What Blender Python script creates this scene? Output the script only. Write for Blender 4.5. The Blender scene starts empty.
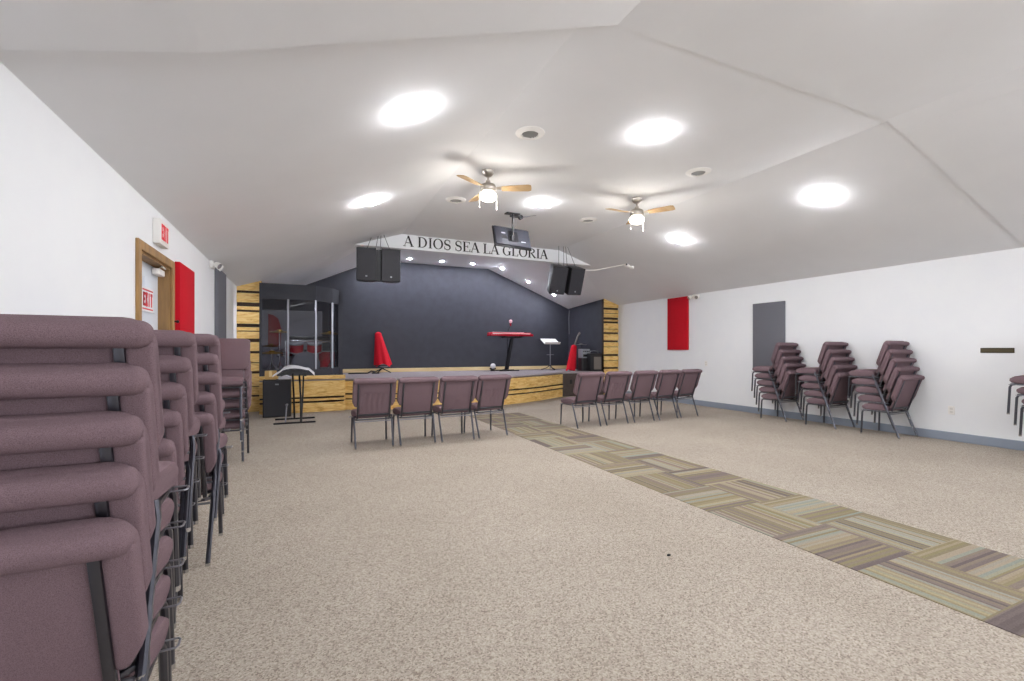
import bpy, bmesh, math, random
from mathutils import Vector, Matrix
R = math.radians
random.seed(7)
sc = bpy.context.scene
COL = sc.collection

# ------------------------------------------------------------------ helpers
def lin(h):
    h = h.lstrip('#')
    v = [int(h[i:i+2], 16) / 255 for i in (0, 2, 4)]
    return tuple(c / 12.92 if c <= .04045 else ((c + .055) / 1.055) ** 2.4 for c in v) + (1,)

def new_mat(name):
    m = bpy.data.materials.new(name)
    m.use_nodes = True
    nt = m.node_tree
    return m, nt, nt.nodes['Principled BSDF']

def mat(name, col, rough=.5, metal=0., col2=None, scale=60., bump=0., spec=.5, detail=3., stretch=None):
    m, nt, b = new_mat(name)
    b.inputs['Roughness'].default_value = rough
    b.inputs['Metallic'].default_value = metal
    b.inputs['Specular IOR Level'].default_value = spec
    b.inputs['Base Color'].default_value = lin(col)
    if col2 or bump:
        tc = nt.nodes.new('ShaderNodeTexCoord')
        n = nt.nodes.new('ShaderNodeTexNoise')
        n.inputs['Scale'].default_value = scale
        n.inputs['Detail'].default_value = detail
        src = tc.outputs['Object']
        if stretch:
            mp = nt.nodes.new('ShaderNodeMapping')
            mp.inputs['Scale'].default_value = stretch
            nt.links.new(src, mp.inputs[0]); src = mp.outputs[0]
        nt.links.new(src, n.inputs['Vector'])
        if col2:
            r = nt.nodes.new('ShaderNodeValToRGB')
            r.color_ramp.elements[0].position = .36; r.color_ramp.elements[0].color = lin(col)
            r.color_ramp.elements[1].position = .64; r.color_ramp.elements[1].color = lin(col2)
            nt.links.new(n.outputs[0], r.inputs[0]); nt.links.new(r.outputs[0], b.inputs['Base Color'])
        if bump:
            bp = nt.nodes.new('ShaderNodeBump')
            bp.inputs['Strength'].default_value = bump; bp.inputs['Distance'].default_value = .004
            nt.links.new(n.outputs[0], bp.inputs['Height']); nt.links.new(bp.outputs[0], b.inputs['Normal'])
    return m

def emit(name, col, s):
    m, nt, b = new_mat(name)
    b.inputs['Base Color'].default_value = lin(col)
    b.inputs['Emission Color'].default_value = lin(col)
    b.inputs['Emission Strength'].default_value = s
    return m

class MB:
    """collects shapes; build() links them as ONE mesh object"""
    def __init__(s): s.bm = bmesh.new()
    def _add(s, tmp, M=None):
        if M is not None: bmesh.ops.transform(tmp, matrix=M, verts=tmp.verts)
        me = bpy.data.meshes.new('tmp'); tmp.to_mesh(me); tmp.free()
        s.bm.from_mesh(me); bpy.data.meshes.remove(me)
        return s
    def box(s, lo, hi, bev=0., seg=2, M=None):
        t = bmesh.new(); bmesh.ops.create_cube(t, size=1)
        lo, hi = Vector(lo), Vector(hi)
        for v in t.verts:
            v.co = Vector(((v.co[i] + .5) * (hi[i] - lo[i]) + lo[i]) for i in range(3))
        if bev:
            bmesh.ops.bevel(t, geom=t.edges[:], offset=bev, segments=seg, profile=.5, affect='EDGES', clamp_overlap=True)
        return s._add(t, M)
    def prism(s, pts, axis, a, b, bev=0., seg=2, M=None):
        """polygon extruded along an axis; pts are the other two coords in order"""
        t = bmesh.new()
        def mk(p, q):
            if axis == 'x': return (q, p[0], p[1])
            if axis == 'y': return (p[0], q, p[1])
            return (p[0], p[1], q)
        A = [t.verts.new(mk(p, a)) for p in pts]; B = [t.verts.new(mk(p, b)) for p in pts]
        t.faces.new(A); t.faces.new(B[::-1]); n = len(pts)
        for i in range(n): t.faces.new((A[i], B[i], B[(i+1) % n], A[(i+1) % n]))
        bmesh.ops.recalc_face_normals(t, faces=t.faces[:])
        if bev: bmesh.ops.bevel(t, geom=t.edges[:], offset=bev, segments=seg, profile=.5, affect='EDGES', clamp_overlap=True)
        return s._add(t, M)
    def cyl(s, p, q, r, r2=None, n=16, M=None):
        p, q = Vector(p), Vector(q); d = q - p
        t = bmesh.new()
        bmesh.ops.create_cone(t, cap_ends=True, segments=n, radius1=r, radius2=r if r2 is None else r2, depth=d.length)
        T = Matrix.Translation((p + q) / 2) @ Vector((0, 0, 1)).rotation_difference(d).to_matrix().to_4x4()
        return s._add(t, (M @ T) if M is not None else T)
    def ball(s, c, r, sc=(1, 1, 1), n=16, M=None):
        t = bmesh.new(); bmesh.ops.create_uvsphere(t, u_segments=n, v_segments=max(6, n // 2), radius=r)
        T = Matrix.Translation(c) @ Matrix.Diagonal((*sc, 1))
        return s._add(t, (M @ T) if M is not None else T)
    def tube(s, pts, r, n=8, M=None, closed=False):
        pts = [Vector(p) for p in pts]; t = bmesh.new(); rings = []; up = None; m = len(pts)
        rr = r if isinstance(r, (list, tuple)) else [r] * m
        for i, p in enumerate(pts):
            a = pts[i-1] if (i or closed) else p
            b = pts[(i+1) % m] if (i < m-1 or closed) else p
            d = (b - a).normalized()
            if up is None: up = d.orthogonal().normalized()
            up = (up - d * up.dot(d)).normalized(); w = d.cross(up)
            rings.append([t.verts.new(p + (up * math.cos(2*math.pi*k/n) + w * math.sin(2*math.pi*k/n)) * rr[i]) for k in range(n)])
        for i in range(m if closed else m-1):
            A, B = rings[i], rings[(i+1) % m]
            for k in range(n): t.faces.new((A[k], A[(k+1) % n], B[(k+1) % n], B[k]))
        if not closed: t.faces.new(rings[0][::-1]); t.faces.new(rings[-1])
        bmesh.ops.recalc_face_normals(t, faces=t.faces[:])
        return s._add(t, M)
    def lathe(s, prof, n=28, M=None):
        """profile of (radius, z) about Z"""
        t = bmesh.new(); rings = []
        for r, z in prof:
            rings.append([t.verts.new((max(r, 1e-4) * math.cos(2*math.pi*k/n), max(r, 1e-4) * math.sin(2*math.pi*k/n), z)) for k in range(n)])
        for A, B in zip(rings, rings[1:]):
            for k in range(n): t.faces.new((A[k], A[(k+1) % n], B[(k+1) % n], B[k]))
        t.faces.new(rings[0][::-1]); t.faces.new(rings[-1])
        bmesh.ops.recalc_face_normals(t, faces=t.faces[:])
        return s._add(t, M)
    def grid(s, f, nu, nv, thick=0.):
        """surface f(u,v), u,v in 0..1, optionally thickened"""
        t = bmesh.new()
        V = [[t.verts.new(f(i / nu, j / nv)) for j in range(nv + 1)] for i in range(nu + 1)]
        for i in range(nu):
            for j in range(nv): t.faces.new((V[i][j], V[i+1][j], V[i+1][j+1], V[i][j+1]))
        bmesh.ops.recalc_face_normals(t, faces=t.faces[:])
        if thick: bmesh.ops.solidify(t, geom=t.faces[:], thickness=thick)
        return s._add(t)
    def face(s, pts):
        t = bmesh.new(); t.faces.new([t.verts.new(p) for p in pts]); return s._add(t)
    def build(s, name, m, parent=None, smooth=True, loc=None):
        me = bpy.data.meshes.new(name); s.bm.to_mesh(me); s.bm.free()
        me.materials.append(m)
        if smooth:
            for p in me.polygons: p.use_smooth = True
            try: me.set_sharp_from_angle(angle=R(38))
            except Exception: pass
        o = bpy.data.objects.new(name, me); COL.objects.link(o)
        if parent: o.parent = parent
        if loc: o.location = loc
        return o

def tag(o, label=None, cat=None, group=None, kind=None):
    if label: o['label'] = label
    if cat: o['category'] = cat
    if group: o['group'] = group
    if kind: o['kind'] = kind
    return o
def thing(name, label, cat, loc=(0, 0, 0), rz=0, group=None):
    o = bpy.data.objects.new(name, None); COL.objects.link(o)
    o.empty_display_size = .1
    o.location = loc; o.rotation_euler = (0, 0, rz)
    return tag(o, label, cat, group)
def struct(o): o['kind'] = 'structure'; return o
KIDS = {}
def dup(root, loc, rz, label, group):
    r = root.copy(); COL.objects.link(r); r.location = loc; r.rotation_euler = (0, 0, rz)
    tag(r, label, None, group)
    for ch in KIDS[root.name]:
        c = ch.copy(); COL.objects.link(c); c.parent = r
        for g in KIDS.get(ch.name, []):
            d = g.copy(); COL.objects.link(d); d.parent = c
    return r
def remember(root):
    KIDS[root.name] = [o for o in COL.objects if o.parent == root]
    for c in KIDS[root.name]: KIDS[c.name] = [o for o in COL.objects if o.parent == c]

# ------------------------------------------------------------------ dimensions (metres; camera stands over the origin)
CAM_H = 1.25
XL, XR, ZW = -1.22, 8.135, 2.523
ZF, XFL, XFR = 3.477, 1.72, 5.18
Y_STEP, Y_BEAM, Y_COL, Y_BACK, Y_REAR = 2.57, 8.95, 10.68, 12.6, -5.2
SX = 7.65          # inner face of the stage's right side wall
ST = .66           # stage height
TILE_X, TILE_Y, SX0 = .53, .52, 2.85
def zl(x): return ZW + (x - XL) * (ZF - ZW) / (XFL - XL)
def zr(x): return ZW + (XR - x) * (ZF - ZW) / (XR - XFR)
def zc(x): return zl(x) if x < XFL else (zr(x) if x > XFR else ZF)

# ------------------------------------------------------------------ materials
M_wall = mat('wall_paint', '#eaecef', .75, col2='#eceef0', scale=3, bump=.02)
M_ceil = mat('ceiling_paint', '#e6e7e9', .8, col2='#e8e9eb', scale=2, bump=.02)
M_black = mat('black_wall_paint', '#34353e', .62, col2='#383a43', scale=5)
M_base = mat('blue_grey_baseboard', '#8b94a2', .5)
M_fab = mat('mauve_fabric', '#665459', .95, col2='#806b71', scale=620, bump=.5, spec=.15, detail=4)
M_metal = mat('charcoal_metal', '#5c5d65', .3, 1, spec=.5)
M_metal2 = mat('silver_metal', '#8f9098', .3, .8)
M_chrome = mat('chrome', '#c9cacc', .22, 1)
M_blackp = mat('black_plastic', '#18181b', .45)
M_blackm = mat('black_metal', '#1c1c20', .4, .4)
M_grille = mat('speaker_grille', '#26262a', .6, .2, col2='#33333a', scale=500)
M_white = mat('white_plastic', '#eceae6', .45)
M_red = mat('red_fabric', '#b81322', .9, col2='#c51b2b', scale=180, bump=.3, spec=.2)
M_redc = mat('red_cloth', '#d01227', .75, col2='#de1b32', scale=60, bump=.2, spec=.3)
M_redp = mat('red_gloss', '#b0142a', .25)
M_grey = mat('grey_fabric', '#6a6b72', .95, col2='#74757c', scale=200, bump=.3, spec=.2)
M_stagec = mat('stage_carpet', '#8f8789', .95, col2='#a29a9a', scale=150, bump=.3, spec=.1)
M_doorw = mat('door_white', '#d5dce6', .4)
M_frame = mat('door_frame_wood', '#8a6a44', .55, col2='#a88250', scale=14, stretch=(1, 1, .15))
M_tan = mat('plywood_strip', '#dcc28c', .6, col2='#e8d3a3', scale=8, stretch=(.2, 1, 1))
M_brown = mat('dark_brown_panel', '#453a36', .6, col2='#4d423d', scale=20)
M_card = mat('cardboard', '#bf9a5e', .8)
M_paper = mat('white_paper', '#e9e8ec', .8)
M_blade = mat('fan_blade_wood', '#a2855f', .5, col2='#b39a76', scale=12, stretch=(.2, 1, 1))
M_nickel = mat('brushed_nickel', '#a8a29a', .35, .9)
M_dark = mat('vent_dark', '#6d6c6a', .8)
M_ventg = mat('vent_grille', '#9c9b98', .6)
M_lens = emit('lamp_lens', '#fbfbfe', 118)
M_lens_added = emit('added_lamp_lens', '#fbfbfe', 62)  # dimmer lens for the unseen lamps added as fill
M_lens2 = emit('stage_lamp_lens', '#eef1ff', 500)
M_bowl = emit('fan_lamp_glass', '#fff4e2', 5)
M_exit = mat('exit_red', '#d0182c', .5)
M_ink = mat('sign_black', '#1b1b1e', .6)
M_brass = mat('brass_cymbal', '#b08d3c', .3, .9)
M_bronze = mat('plaque_bronze', '#2b2116', .5, .2, col2='#4a3a20', scale=120)
M_head = mat('drum_head', '#8d8d92', .5)
M_amp = mat('amp_silver', '#8f9499', .4, .3)
M_tvback = mat('tv_shell', '#2a2b35', .6, col2='#2c2e38', scale=6)
M_crumb = mat('crumb', '#141214', .8)

def wood_mat():
    m, nt, b = new_mat('burnt_pine_planks')
    N, L = nt.nodes.new, nt.links.new
    tc = N('ShaderNodeTexCoord'); mp = N('ShaderNodeMapping'); mp.inputs['Scale'].default_value = (1.3, 1.3, 7)
    L(tc.outputs['Object'], mp.inputs[0])
    n = N('ShaderNodeTexNoise'); n.inputs['Scale'].default_value = 3.2; n.inputs['Detail'].default_value = 6; n.inputs['Distortion'].default_value = 1.4
    L(mp.outputs[0], n.inputs['Vector'])
    r = N('ShaderNodeValToRGB'); e = r.color_ramp.elements
    e[0].position = .28; e[0].color = lin('#bd8b42'); e[1].position = .62; e[1].color = lin('#f1d08a')
    x = e.new(.44); x.color = lin('#e3b868')
    L(n.outputs[0], r.inputs[0]); L(r.outputs[0], b.inputs['Base Color'])
    b.inputs['Roughness'].default_value = .5
    return m
M_wood = wood_mat()
M_char = mat('charred_gap', '#2a1c10', .7, col2='#3a2815', scale=30)

def carpet_mat():
    m, nt, b = new_mat('beige_loop_carpet')
    N, L = nt.nodes.new, nt.links.new
    tc = N('ShaderNodeTexCoord')
    v = N('ShaderNodeTexVoronoi'); v.inputs['Scale'].default_value = 150
    L(tc.outputs['Object'], v.inputs['Vector'])
    sp = N('ShaderNodeSeparateColor'); L(v.outputs['Color'], sp.inputs[0])
    r = N('ShaderNodeValToRGB'); e = r.color_ramp.elements
    e[0].position = 0; e[0].color = lin('#857a6f'); e[1].position = 1; e[1].color = lin('#bfb6a9')
    for p, c in ((.15, '#988d82'), (.45, '#aaa095'), (.75, '#b4ab9f')):
        q = e.new(p); q.color = lin(c)
    L(sp.outputs[0], r.inputs[0])
    n = N('ShaderNodeTexNoise'); n.inputs['Scale'].default_value = 1.1; n.inputs['Detail'].default_value = 4
    L(tc.outputs['Object'], n.inputs['Vector'])
    r2 = N('ShaderNodeValToRGB'); r2.color_ramp.elements[0].position = .3; r2.color_ramp.elements[1].position = .7
    r2.color_ramp.elements[0].color = (.9, .89, .88, 1); r2.color_ramp.elements[1].color = (1, 1, 1, 1)
    L(n.outputs[0], r2.inputs[0])
    mx = N('ShaderNodeMix'); mx.data_type = 'RGBA'; mx.blend_type = 'MULTIPLY'; mx.inputs[0].default_value = 1
    L(r.outputs[0], mx.inputs[6]); L(r2.outputs[0], mx.inputs[7]); L(mx.outputs[2], b.inputs['Base Color'])
    bp = N('ShaderNodeBump'); bp.inputs['Strength'].default_value = .6; bp.inputs['Distance'].default_value = .006
    L(sp.outputs[1], bp.inputs['Height']); L(bp.outputs[0], b.inputs['Normal'])
    b.inputs['Roughness'].default_value = 1; b.inputs['Specular IOR Level'].default_value = .08
    return m
M_carpet = carpet_mat()

def aisle_mat():
    """basket weave of square carpet tiles, each one striped"""
    m, nt, b = new_mat('striped_carpet_tiles')
    N, L = nt.nodes.new, nt.links.new
    def math_(op, a, c=None):
        n = N('ShaderNodeMath'); n.operation = op
        for i, q in enumerate((a, c)):
            if q is None: continue
            if isinstance(q, (int, float)): n.inputs[i].default_value = q
            else: L(q, n.inputs[i])
        return n.outputs[0]
    tc = N('ShaderNodeTexCoord'); s = N('ShaderNodeSeparateXYZ'); L(tc.outputs['Object'], s.inputs[0])
    u = math_('DIVIDE', s.outputs[0], TILE_X); v = math_('DIVIDE', s.outputs[1], TILE_Y)
    iu, iv = math_('FLOOR', u), math_('FLOOR', v)
    fu, fv = math_('SUBTRACT', u, iu), math_('SUBTRACT', v, iv)
    par = math_('FLOORED_MODULO', math_('ADD', iu, iv), 2)
    mixf = N('ShaderNodeMix'); mixf.data_type = 'FLOAT'
    L(par, mixf.inputs[0]); L(fu, mixf.inputs[2]); L(fv, mixf.inputs[3])
    cid = N('ShaderNodeCombineXYZ'); L(iu, cid.inputs[0]); L(iv, cid.inputs[1])
    wn = N('ShaderNodeTexWhiteNoise'); wn.noise_dimensions = '3D'; L(cid.outputs[0], wn.inputs['Vector'])
    rnd = wn.outputs['Value']
    def band(freq, off):
        k = math_('FLOOR', math_('ADD', math_('MULTIPLY', mixf.outputs[0], freq), math_('MULTIPLY', rnd, off)))
        c = N('ShaderNodeCombineXYZ'); L(k, c.inputs[0]); L(math_('MULTIPLY', rnd, 77.), c.inputs[1])
        c.inputs[2].default_value = off
        w = N('ShaderNodeTexWhiteNoise'); w.noise_dimensions = '3D'; L(c.outputs[0], w.inputs['Vector'])
        return w.outputs['Value']
    wide, fine = band(5, 3), band(26, 9)
    val = math_('ADD', math_('MULTIPLY', wide, .6), math_('MULTIPLY', fine, .42))
    r = N('ShaderNodeValToRGB'); r.color_ramp.interpolation = 'LINEAR'; e = r.color_ramp.elements
    e[0].position = .05; e[0].color = lin('#5f5654'); e[1].position = .96; e[1].color = lin('#90928a')
    for p, c in ((.2, '#6e6361'), (.36, '#7d7069'), (.47, '#7f775a'), (.57, '#8b8068'), (.67, '#988c7c'), (.77, '#838880'), (.87, '#9b9072')):
        q = e.new(p); q.color = lin(c)
    L(val, r.inputs[0])
    n = N('ShaderNodeTexNoise'); n.inputs['Scale'].default_value = 160; L(tc.outputs['Object'], n.inputs['Vector'])
    mx = N('ShaderNodeMix'); mx.data_type = 'RGBA'; mx.blend_type = 'OVERLAY'; mx.inputs[0].default_value = .35
    L(r.outputs[0], mx.inputs[6]); L(n.outputs[0], mx.inputs[7]); L(mx.outputs[2], b.inputs['Base Color'])
    bp = N('ShaderNodeBump'); bp.inputs['Strength'].default_value = .4; bp.inputs['Distance'].default_value = .004
    L(n.outputs[0], bp.inputs['Height']); L(bp.outputs[0], b.inputs['Normal'])
    b.inputs['Roughness'].default_value = 1; b.inputs['Specular IOR Level'].default_value = .1
    return m

def glass_mat():
    m, nt, b = new_mat('smoked_glass'); nt.nodes.remove(b)
    N, L = nt.nodes.new, nt.links.new
    t = N('ShaderNodeBsdfTransparent'); t.inputs[0].default_value = (.7, .7, .72, 1)
    g = N('ShaderNodeBsdfGlossy'); g.inputs['Roughness'].default_value = .02
    f = N('ShaderNodeFresnel'); f.inputs[0].default_value = 1.5
    mx = N('ShaderNodeMixShader'); g_ = N('ShaderNodeNewGeometry'); k_ = N('ShaderNodeMath'); k_.operation = 'SUBTRACT'; k_.inputs[0].default_value = 1; L(g_.outputs['Backfacing'], k_.inputs[1])
    q_ = N('ShaderNodeMath'); q_.operation = 'MULTIPLY'; L(f.outputs[0], q_.inputs[0]); L(k_.outputs[0], q_.inputs[1]); L(q_.outputs[0], mx.inputs[0]); L(t.outputs[0], mx.inputs[1]); L(g.outputs[0], mx.inputs[2])
    L(mx.outputs[0], nt.nodes['Material Output'].inputs[0])
    return m
M_glass = glass_mat()

# ------------------------------------------------------------------ the room
struct(MB().box((XL - .3, Y_REAR, -.12), (XR + .2, Y_BACK + .2, 0)).build('floor', M_carpet, smooth=False))
DY0, DY1, DZ = 4.64, 5.64, 2.08       # door opening in the left wall
w = MB()
w.box((XL - .15, Y_REAR, 0), (XL, DY0, ZW + .05)).box((XL - .15, DY1, 0), (XL, Y_BACK, ZW + .05)).box((XL - .15, DY0, DZ), (XL, DY1, ZW + .05))
struct(w.build('wall_left', M_wall, smooth=False))
struct(MB().box((XR, Y_REAR, 0), (XR + .15, Y_BACK, ZW + .05)).build('wall_right', M_wall, smooth=False))
# rear wall behind the viewer, with unseen windows added to let fill daylight in
ADDED_WIN = [(1.9, 3.7), (4.8, 6.6)]; WZ0, WZ1 = .75, 2.3
w = MB().box((XL, Y_REAR - .15, 0), (XR, Y_REAR, WZ0)).prism([(XL, WZ1), (XR, WZ1), (XR, ZW), (XFR, ZF), (XFL, ZF), (XL, ZW)], 'y', Y_REAR - .15, Y_REAR)
ed = [XL] + [q for p in ADDED_WIN for q in p] + [XR]
for p, q in zip(ed[::2], ed[1::2]): w.box((p, Y_REAR - .15, WZ0), (q, Y_REAR, WZ1))
struct(w.build('wall_rear', M_wall, smooth=False))
for i, (p, q) in enumerate(ADDED_WIN):
    f = MB()
    for a in ((p, WZ0, p + .05, WZ1), (q - .05, WZ0, q, WZ1), (p, WZ0, q, WZ0 + .05), (p, WZ1 - .05, q, WZ1), ((p + q) / 2 - .025, WZ0, (p + q) / 2 + .025, WZ1)):
        f.box((a[0], Y_REAR - .1, a[1]), (a[2], Y_REAR - .04, a[3]))
    struct(f.build(f'added_window_{i + 1}', M_white, smooth=False))
    L = bpy.data.lights.new('added_window_portal', 'AREA'); L.shape = 'RECTANGLE'; L.size = q - p; L.size_y = WZ1 - WZ0; L.cycles.is_portal = True
    o = bpy.data.objects.new('added_window_portal', L); COL.objects.link(o); o.location = ((p + q) / 2, Y_REAR - .2, (WZ0 + WZ1) / 2); o.rotation_euler = (R(90), 0, 0)
struct(MB().box((XL - .15, Y_BACK, 0), (XR + .15, Y_BACK + .15, 4.0)).build('wall_stage_back', M_black, smooth=False))
struct(MB().box((SX, Y_COL + .12, ST - .02), (SX + .1, Y_BACK, 2.72)).build('wall_stage_right', M_black, smooth=False))

# ceiling of the hall, of the lower entrance part and of the stage, as slabs
def slab(f_pts, t=.08):
    mb = MB(); bm = mb.bm
    A = [bm.verts.new(p) for p in f_pts]; B = [bm.verts.new((p[0], p[1], p[2] + t)) for p in f_pts]
    n = len(f_pts); bm.faces.new(A); bm.faces.new(B[::-1])
    for i in range(n): bm.faces.new((A[i], B[i], B[(i+1) % n], A[(i+1) % n]))
    bmesh.ops.recalc_face_normals(bm, faces=bm.faces[:])
    return mb
def join(*ms):
    a = ms[0]
    for b in ms[1:]: a._add(b.bm)
    return a
y0, y1, yc = Y_STEP, Y_BEAM, Y_COL + .05
hall = join(slab([(XL, y0, ZW), (XFL, y0, ZF), (XFL, y1, ZF), (1.25, y1, zl(1.25)), (-.79, yc, zl(-.79)), (XL, yc, ZW)]),
            slab([(XFL, y0, ZF), (XFR, y0, ZF), (XFR, y1, ZF), (XFL, y1, ZF)]),
            slab([(XR, y0, ZW), (XFR, y0, ZF), (XFR, y1, ZF), (5.64, y1, zr(5.64)), (SX, yc, zr(SX)), (XR, yc, ZW)]))
struct(hall.build('ceiling', M_ceil, smooth=False))
d = .055
prof = [(XL, 2.45), (-.43, 2.645), (1.95, ZF - .012), (5.12, ZF - .012), (5.37, zr(5.37) - .012), (XR, ZW - .015)]
near = [slab([(a[0], Y_REAR, a[1]), (b[0], Y_REAR, b[1]), (b[0], y0, b[1]), (a[0], y0, a[1])], .12) for a, b in zip(prof, prof[1:])]
struct(join(*near).build('ceiling_entrance', M_ceil, smooth=False))
SXL, SXR, SZ = 1.75, 4.94, 3.62
stg = join(slab([(SXL, y1, SZ - .06), (SXR, y1, SZ - .06), (SXR, Y_BACK, SZ), (SXL, Y_BACK, SZ)]),
           slab([(SXR, y1, SZ - .06), (5.64, y1, zr(5.64)), (SXR, Y_BACK, SZ)]),
           slab([(5.64, y1, zr(5.64)), (SX, yc, zr(SX)), (SX, Y_BACK, 2.55), (SXR, Y_BACK, SZ)]),
           slab([(SXL, y1, SZ - .06), (1.25, y1, zl(1.25)), (SXL, Y_BACK, SZ)]),
           slab([(1.25, y1, zl(1.25)), (-.79, yc, zl(-.79)), (-.79, Y_BACK, 2.5), (SXL, Y_BACK, SZ)]),
           slab([(-.79, yc, zl(-.79)), (XL, yc, ZW), (XL, Y_BACK, 2.42), (-.79, Y_BACK, 2.5)]))
struct(stg.build('ceiling_stage', M_ceil, smooth=False))
BZ = 3.2
bxl, bxr = XL + (BZ - ZW) / ((ZF - ZW) / (XFL - XL)), XR - (BZ - ZW) / ((ZF - ZW) / (XR - XFR))
struct(MB().prism([(bxl, BZ), (bxr, BZ), (XFR, ZF + .01), (XFL, ZF + .01)], 'y', Y_BEAM, Y_BEAM + .16).build('wall_header', M_wall, smooth=False))

# baseboards
bb = lambda a, b: MB().box(a, b, .006, 1)
struct(bb((XR - .016, Y_REAR, 0), (XR, Y_COL - .02, .12)).build('baseboard_right', M_base))
struct(bb((XL, Y_REAR, 0), (XL + .016, DY0 - .1, .12)).build('baseboard_left', M_base))
struct(bb((XL, DY1 + .1, 0), (XL + .016, Y_COL - .02, .12)).build('baseboard_left_far', M_base))
struct(bb((.8, Y_BACK - .02, ST), (SX, Y_BACK, ST + .1)).build('baseboard_stage', M_tan))

# planked pilasters at both ends of the stage opening
def pilaster(x0, x1, ztop0, ztop1, bands, name):
    fr = Y_COL
    mb = MB().prism([(x0, 0), (x1, 0), (x1, ztop1), (x0, ztop0)], 'y', fr + .02, fr + .12)
    o = struct(mb.build(name, M_char, smooth=False))
    zs = [0.] + sorted(bands) + [None]
    p = MB()
    for a, b in zip(zs, zs[1:]):
        lo = 0. if a == 0. else a[1]
        if b is None: p.prism([(x0, lo), (x1, lo), (x1, ztop1), (x0, ztop0)], 'y', fr, fr + .03)
        else: p.box((x0, fr - .006 * ((zs.index(b)) % 2), lo), (x1, fr + .03, b[0]), .004, 1)
    p.build('plank_cladding', M_wood, o, smooth=False)
    return o
pilaster(SX, XR, zr(SX), ZW, [(.3, .34), (.5, .52), (.72, .77), (.94, .955), (1.08, 1.135), (1.33, 1.345), (1.47, 1.52), (1.70, 1.75), (1.83, 1.845), (2.0, 2.055), (2.1, 2.165), (2.27, 2.285), (2.38, 2.44)], 'trim_1')
pilaster(XL, -.785, ZW, zl(-.785), [(.3, .34), (.5, .515), (.77, .82), (.98, 1.0), (1.18, 1.23), (1.41, 1.48), (1.62, 1.64), (1.71, 1.78), (2.02, 2.06), (2.13, 2.21), (2.40, 2.45)], 'trim_2')

# aisle of carpet tiles
a = MB().box((0, 0, 0), (2 * TILE_X, 16 * TILE_Y, .004)).build('aisle_carpet', aisle_mat(), smooth=False)
a.location = (SX0, 1.05 - 2 * TILE_Y, 0)
tag(a, 'long strip of olive and purple striped carpet tiles across the beige floor', 'carpet')
tag(MB().ball((0, 0, .006), .011, (1.3, .8, .6), 10).build('carpet_crumb', M_crumb, loc=(2.02, 2.16, 0)), 'tiny black crumb lying on the open beige carpet', 'debris')

# ------------------------------------------------------------------ the stage
stage = thing('stage', 'low stage with golden plank front and grey carpet top below black back wall', 'stage', (3.45, 11, 0))
def P(x, y, z=0): return (x - 3.45, y - 11, z)
front = [(.77, 10.3), (1.3, 10.06), (1.9, 9.84), (2.6, 9.67), (3.45, 9.6), (4.25, 9.69), (4.8, 9.88), (5.3, 10.12), (5.8, 10.42), (6.33, 10.75)]
top = [(-.78, 10.16), (.77, 10.18)] + front + [(SX, 10.75), (SX, Y_BACK), (XL, Y_BACK), (XL, Y_COL + .13), (-.78, Y_COL + .13)]
MB().prism([P(*q)[:2] for q in top], 'z', ST - .05, ST).build('stage_floor', M_stagec, stage, smooth=False)
MB().prism([P(q[0], q[1] + .035)[:2] for q in top[:-5]] + [P(SX, 11.0)[:2], P(-.78, 11.0)[:2]], 'z', 0, ST - .06).build('stage_core', M_char, stage, smooth=False)
def cladding(path, bands, off=0.):
    mb = MB()
    for (lo, hi) in bands:
        for (p, q) in zip(path, path[1:]):
            dx, dy = q[0] - p[0], q[1] - p[1]; l = math.hypot(dx, dy); nx, ny = dy / l, -dx / l
            j = random.uniform(0, .008)
            pts = [P(p[0] + nx * (.02 + j), p[1] + ny * (.02 + j))[:2], P(q[0] + nx * (.02 + j), q[1] + ny * (.02 + j))[:2], P(q[0] - nx * .02, q[1] - ny * .02)[:2], P(p[0] - nx * .02, p[1] - ny * .02)[:2]]
            mb.prism(pts, 'z', lo, hi)
    return mb
cladding(front, [(0, .205), (.238, .31), (.345, .60)]).build('plank_front', M_wood, stage, smooth=False)
MB().tube([P(x, y - .02, ST - .025) for x, y in front], .02, 8).build('stage_nosing', M_stagec, stage)
cladding([(-.78, 10.16), (.2, 10.14), (.77, 10.18), (.77, 10.3)], [(0, .185), (.225, .27), (.308, .625), (.66, .735)]).build('plank_front', M_wood, stage, smooth=False)
MB().box(P(6.33, 10.73), P(SX, 10.77, ST - .05), .004, 1).build('side_panel', M_brown, stage)
MB().box(P(6.56, 10.722, .33), P(6.64, 10.732, .45), .004, 1).build('outlet_plate', M_blackp, stage)

# ------------------------------------------------------------------ drum booth
bo = thing('drum_booth', 'black drum booth with smoked glass panes and silver mullions on the stage', 'booth', (0, 10.5, ST))
def Q(x, y, z): return (x, y - 10.5, z - ST)
bp = [(-.77, 10.2), (-.28, 10.2), (.23, 10.2), (.56, 10.52), (.73, 10.86)]
def ring(z0, z1, t=.05):
    mb = MB()
    for p, q in zip(bp, bp[1:]):
        dx, dy = q[0] - p[0], q[1] - p[1]; l = math.hypot(dx, dy); nx, ny = -dy / l * t, dx / l * t
        mb.prism([Q(*p, 0)[:2], Q(*q, 0)[:2], Q(q[0] + nx, q[1] + ny, 0)[:2], Q(p[0] + nx, p[1] + ny, 0)[:2]], 'z', z0 - ST, z1 - ST)
    return mb
ring(2.25, 2.56, .07).build('header', M_black, bo, smooth=False)
ring(.73, .87, .07).build('sill', M_black, bo, smooth=False)
MB().box(Q(.70, 10.84, .67), Q(.79, 12.0, 2.56)).build('side_wall', M_black, bo, smooth=False)
MB().box(Q(-.785, 10.19, .735), Q(-.745, 10.3, 2.56)).build('end_post', M_black, bo, smooth=False)
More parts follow.
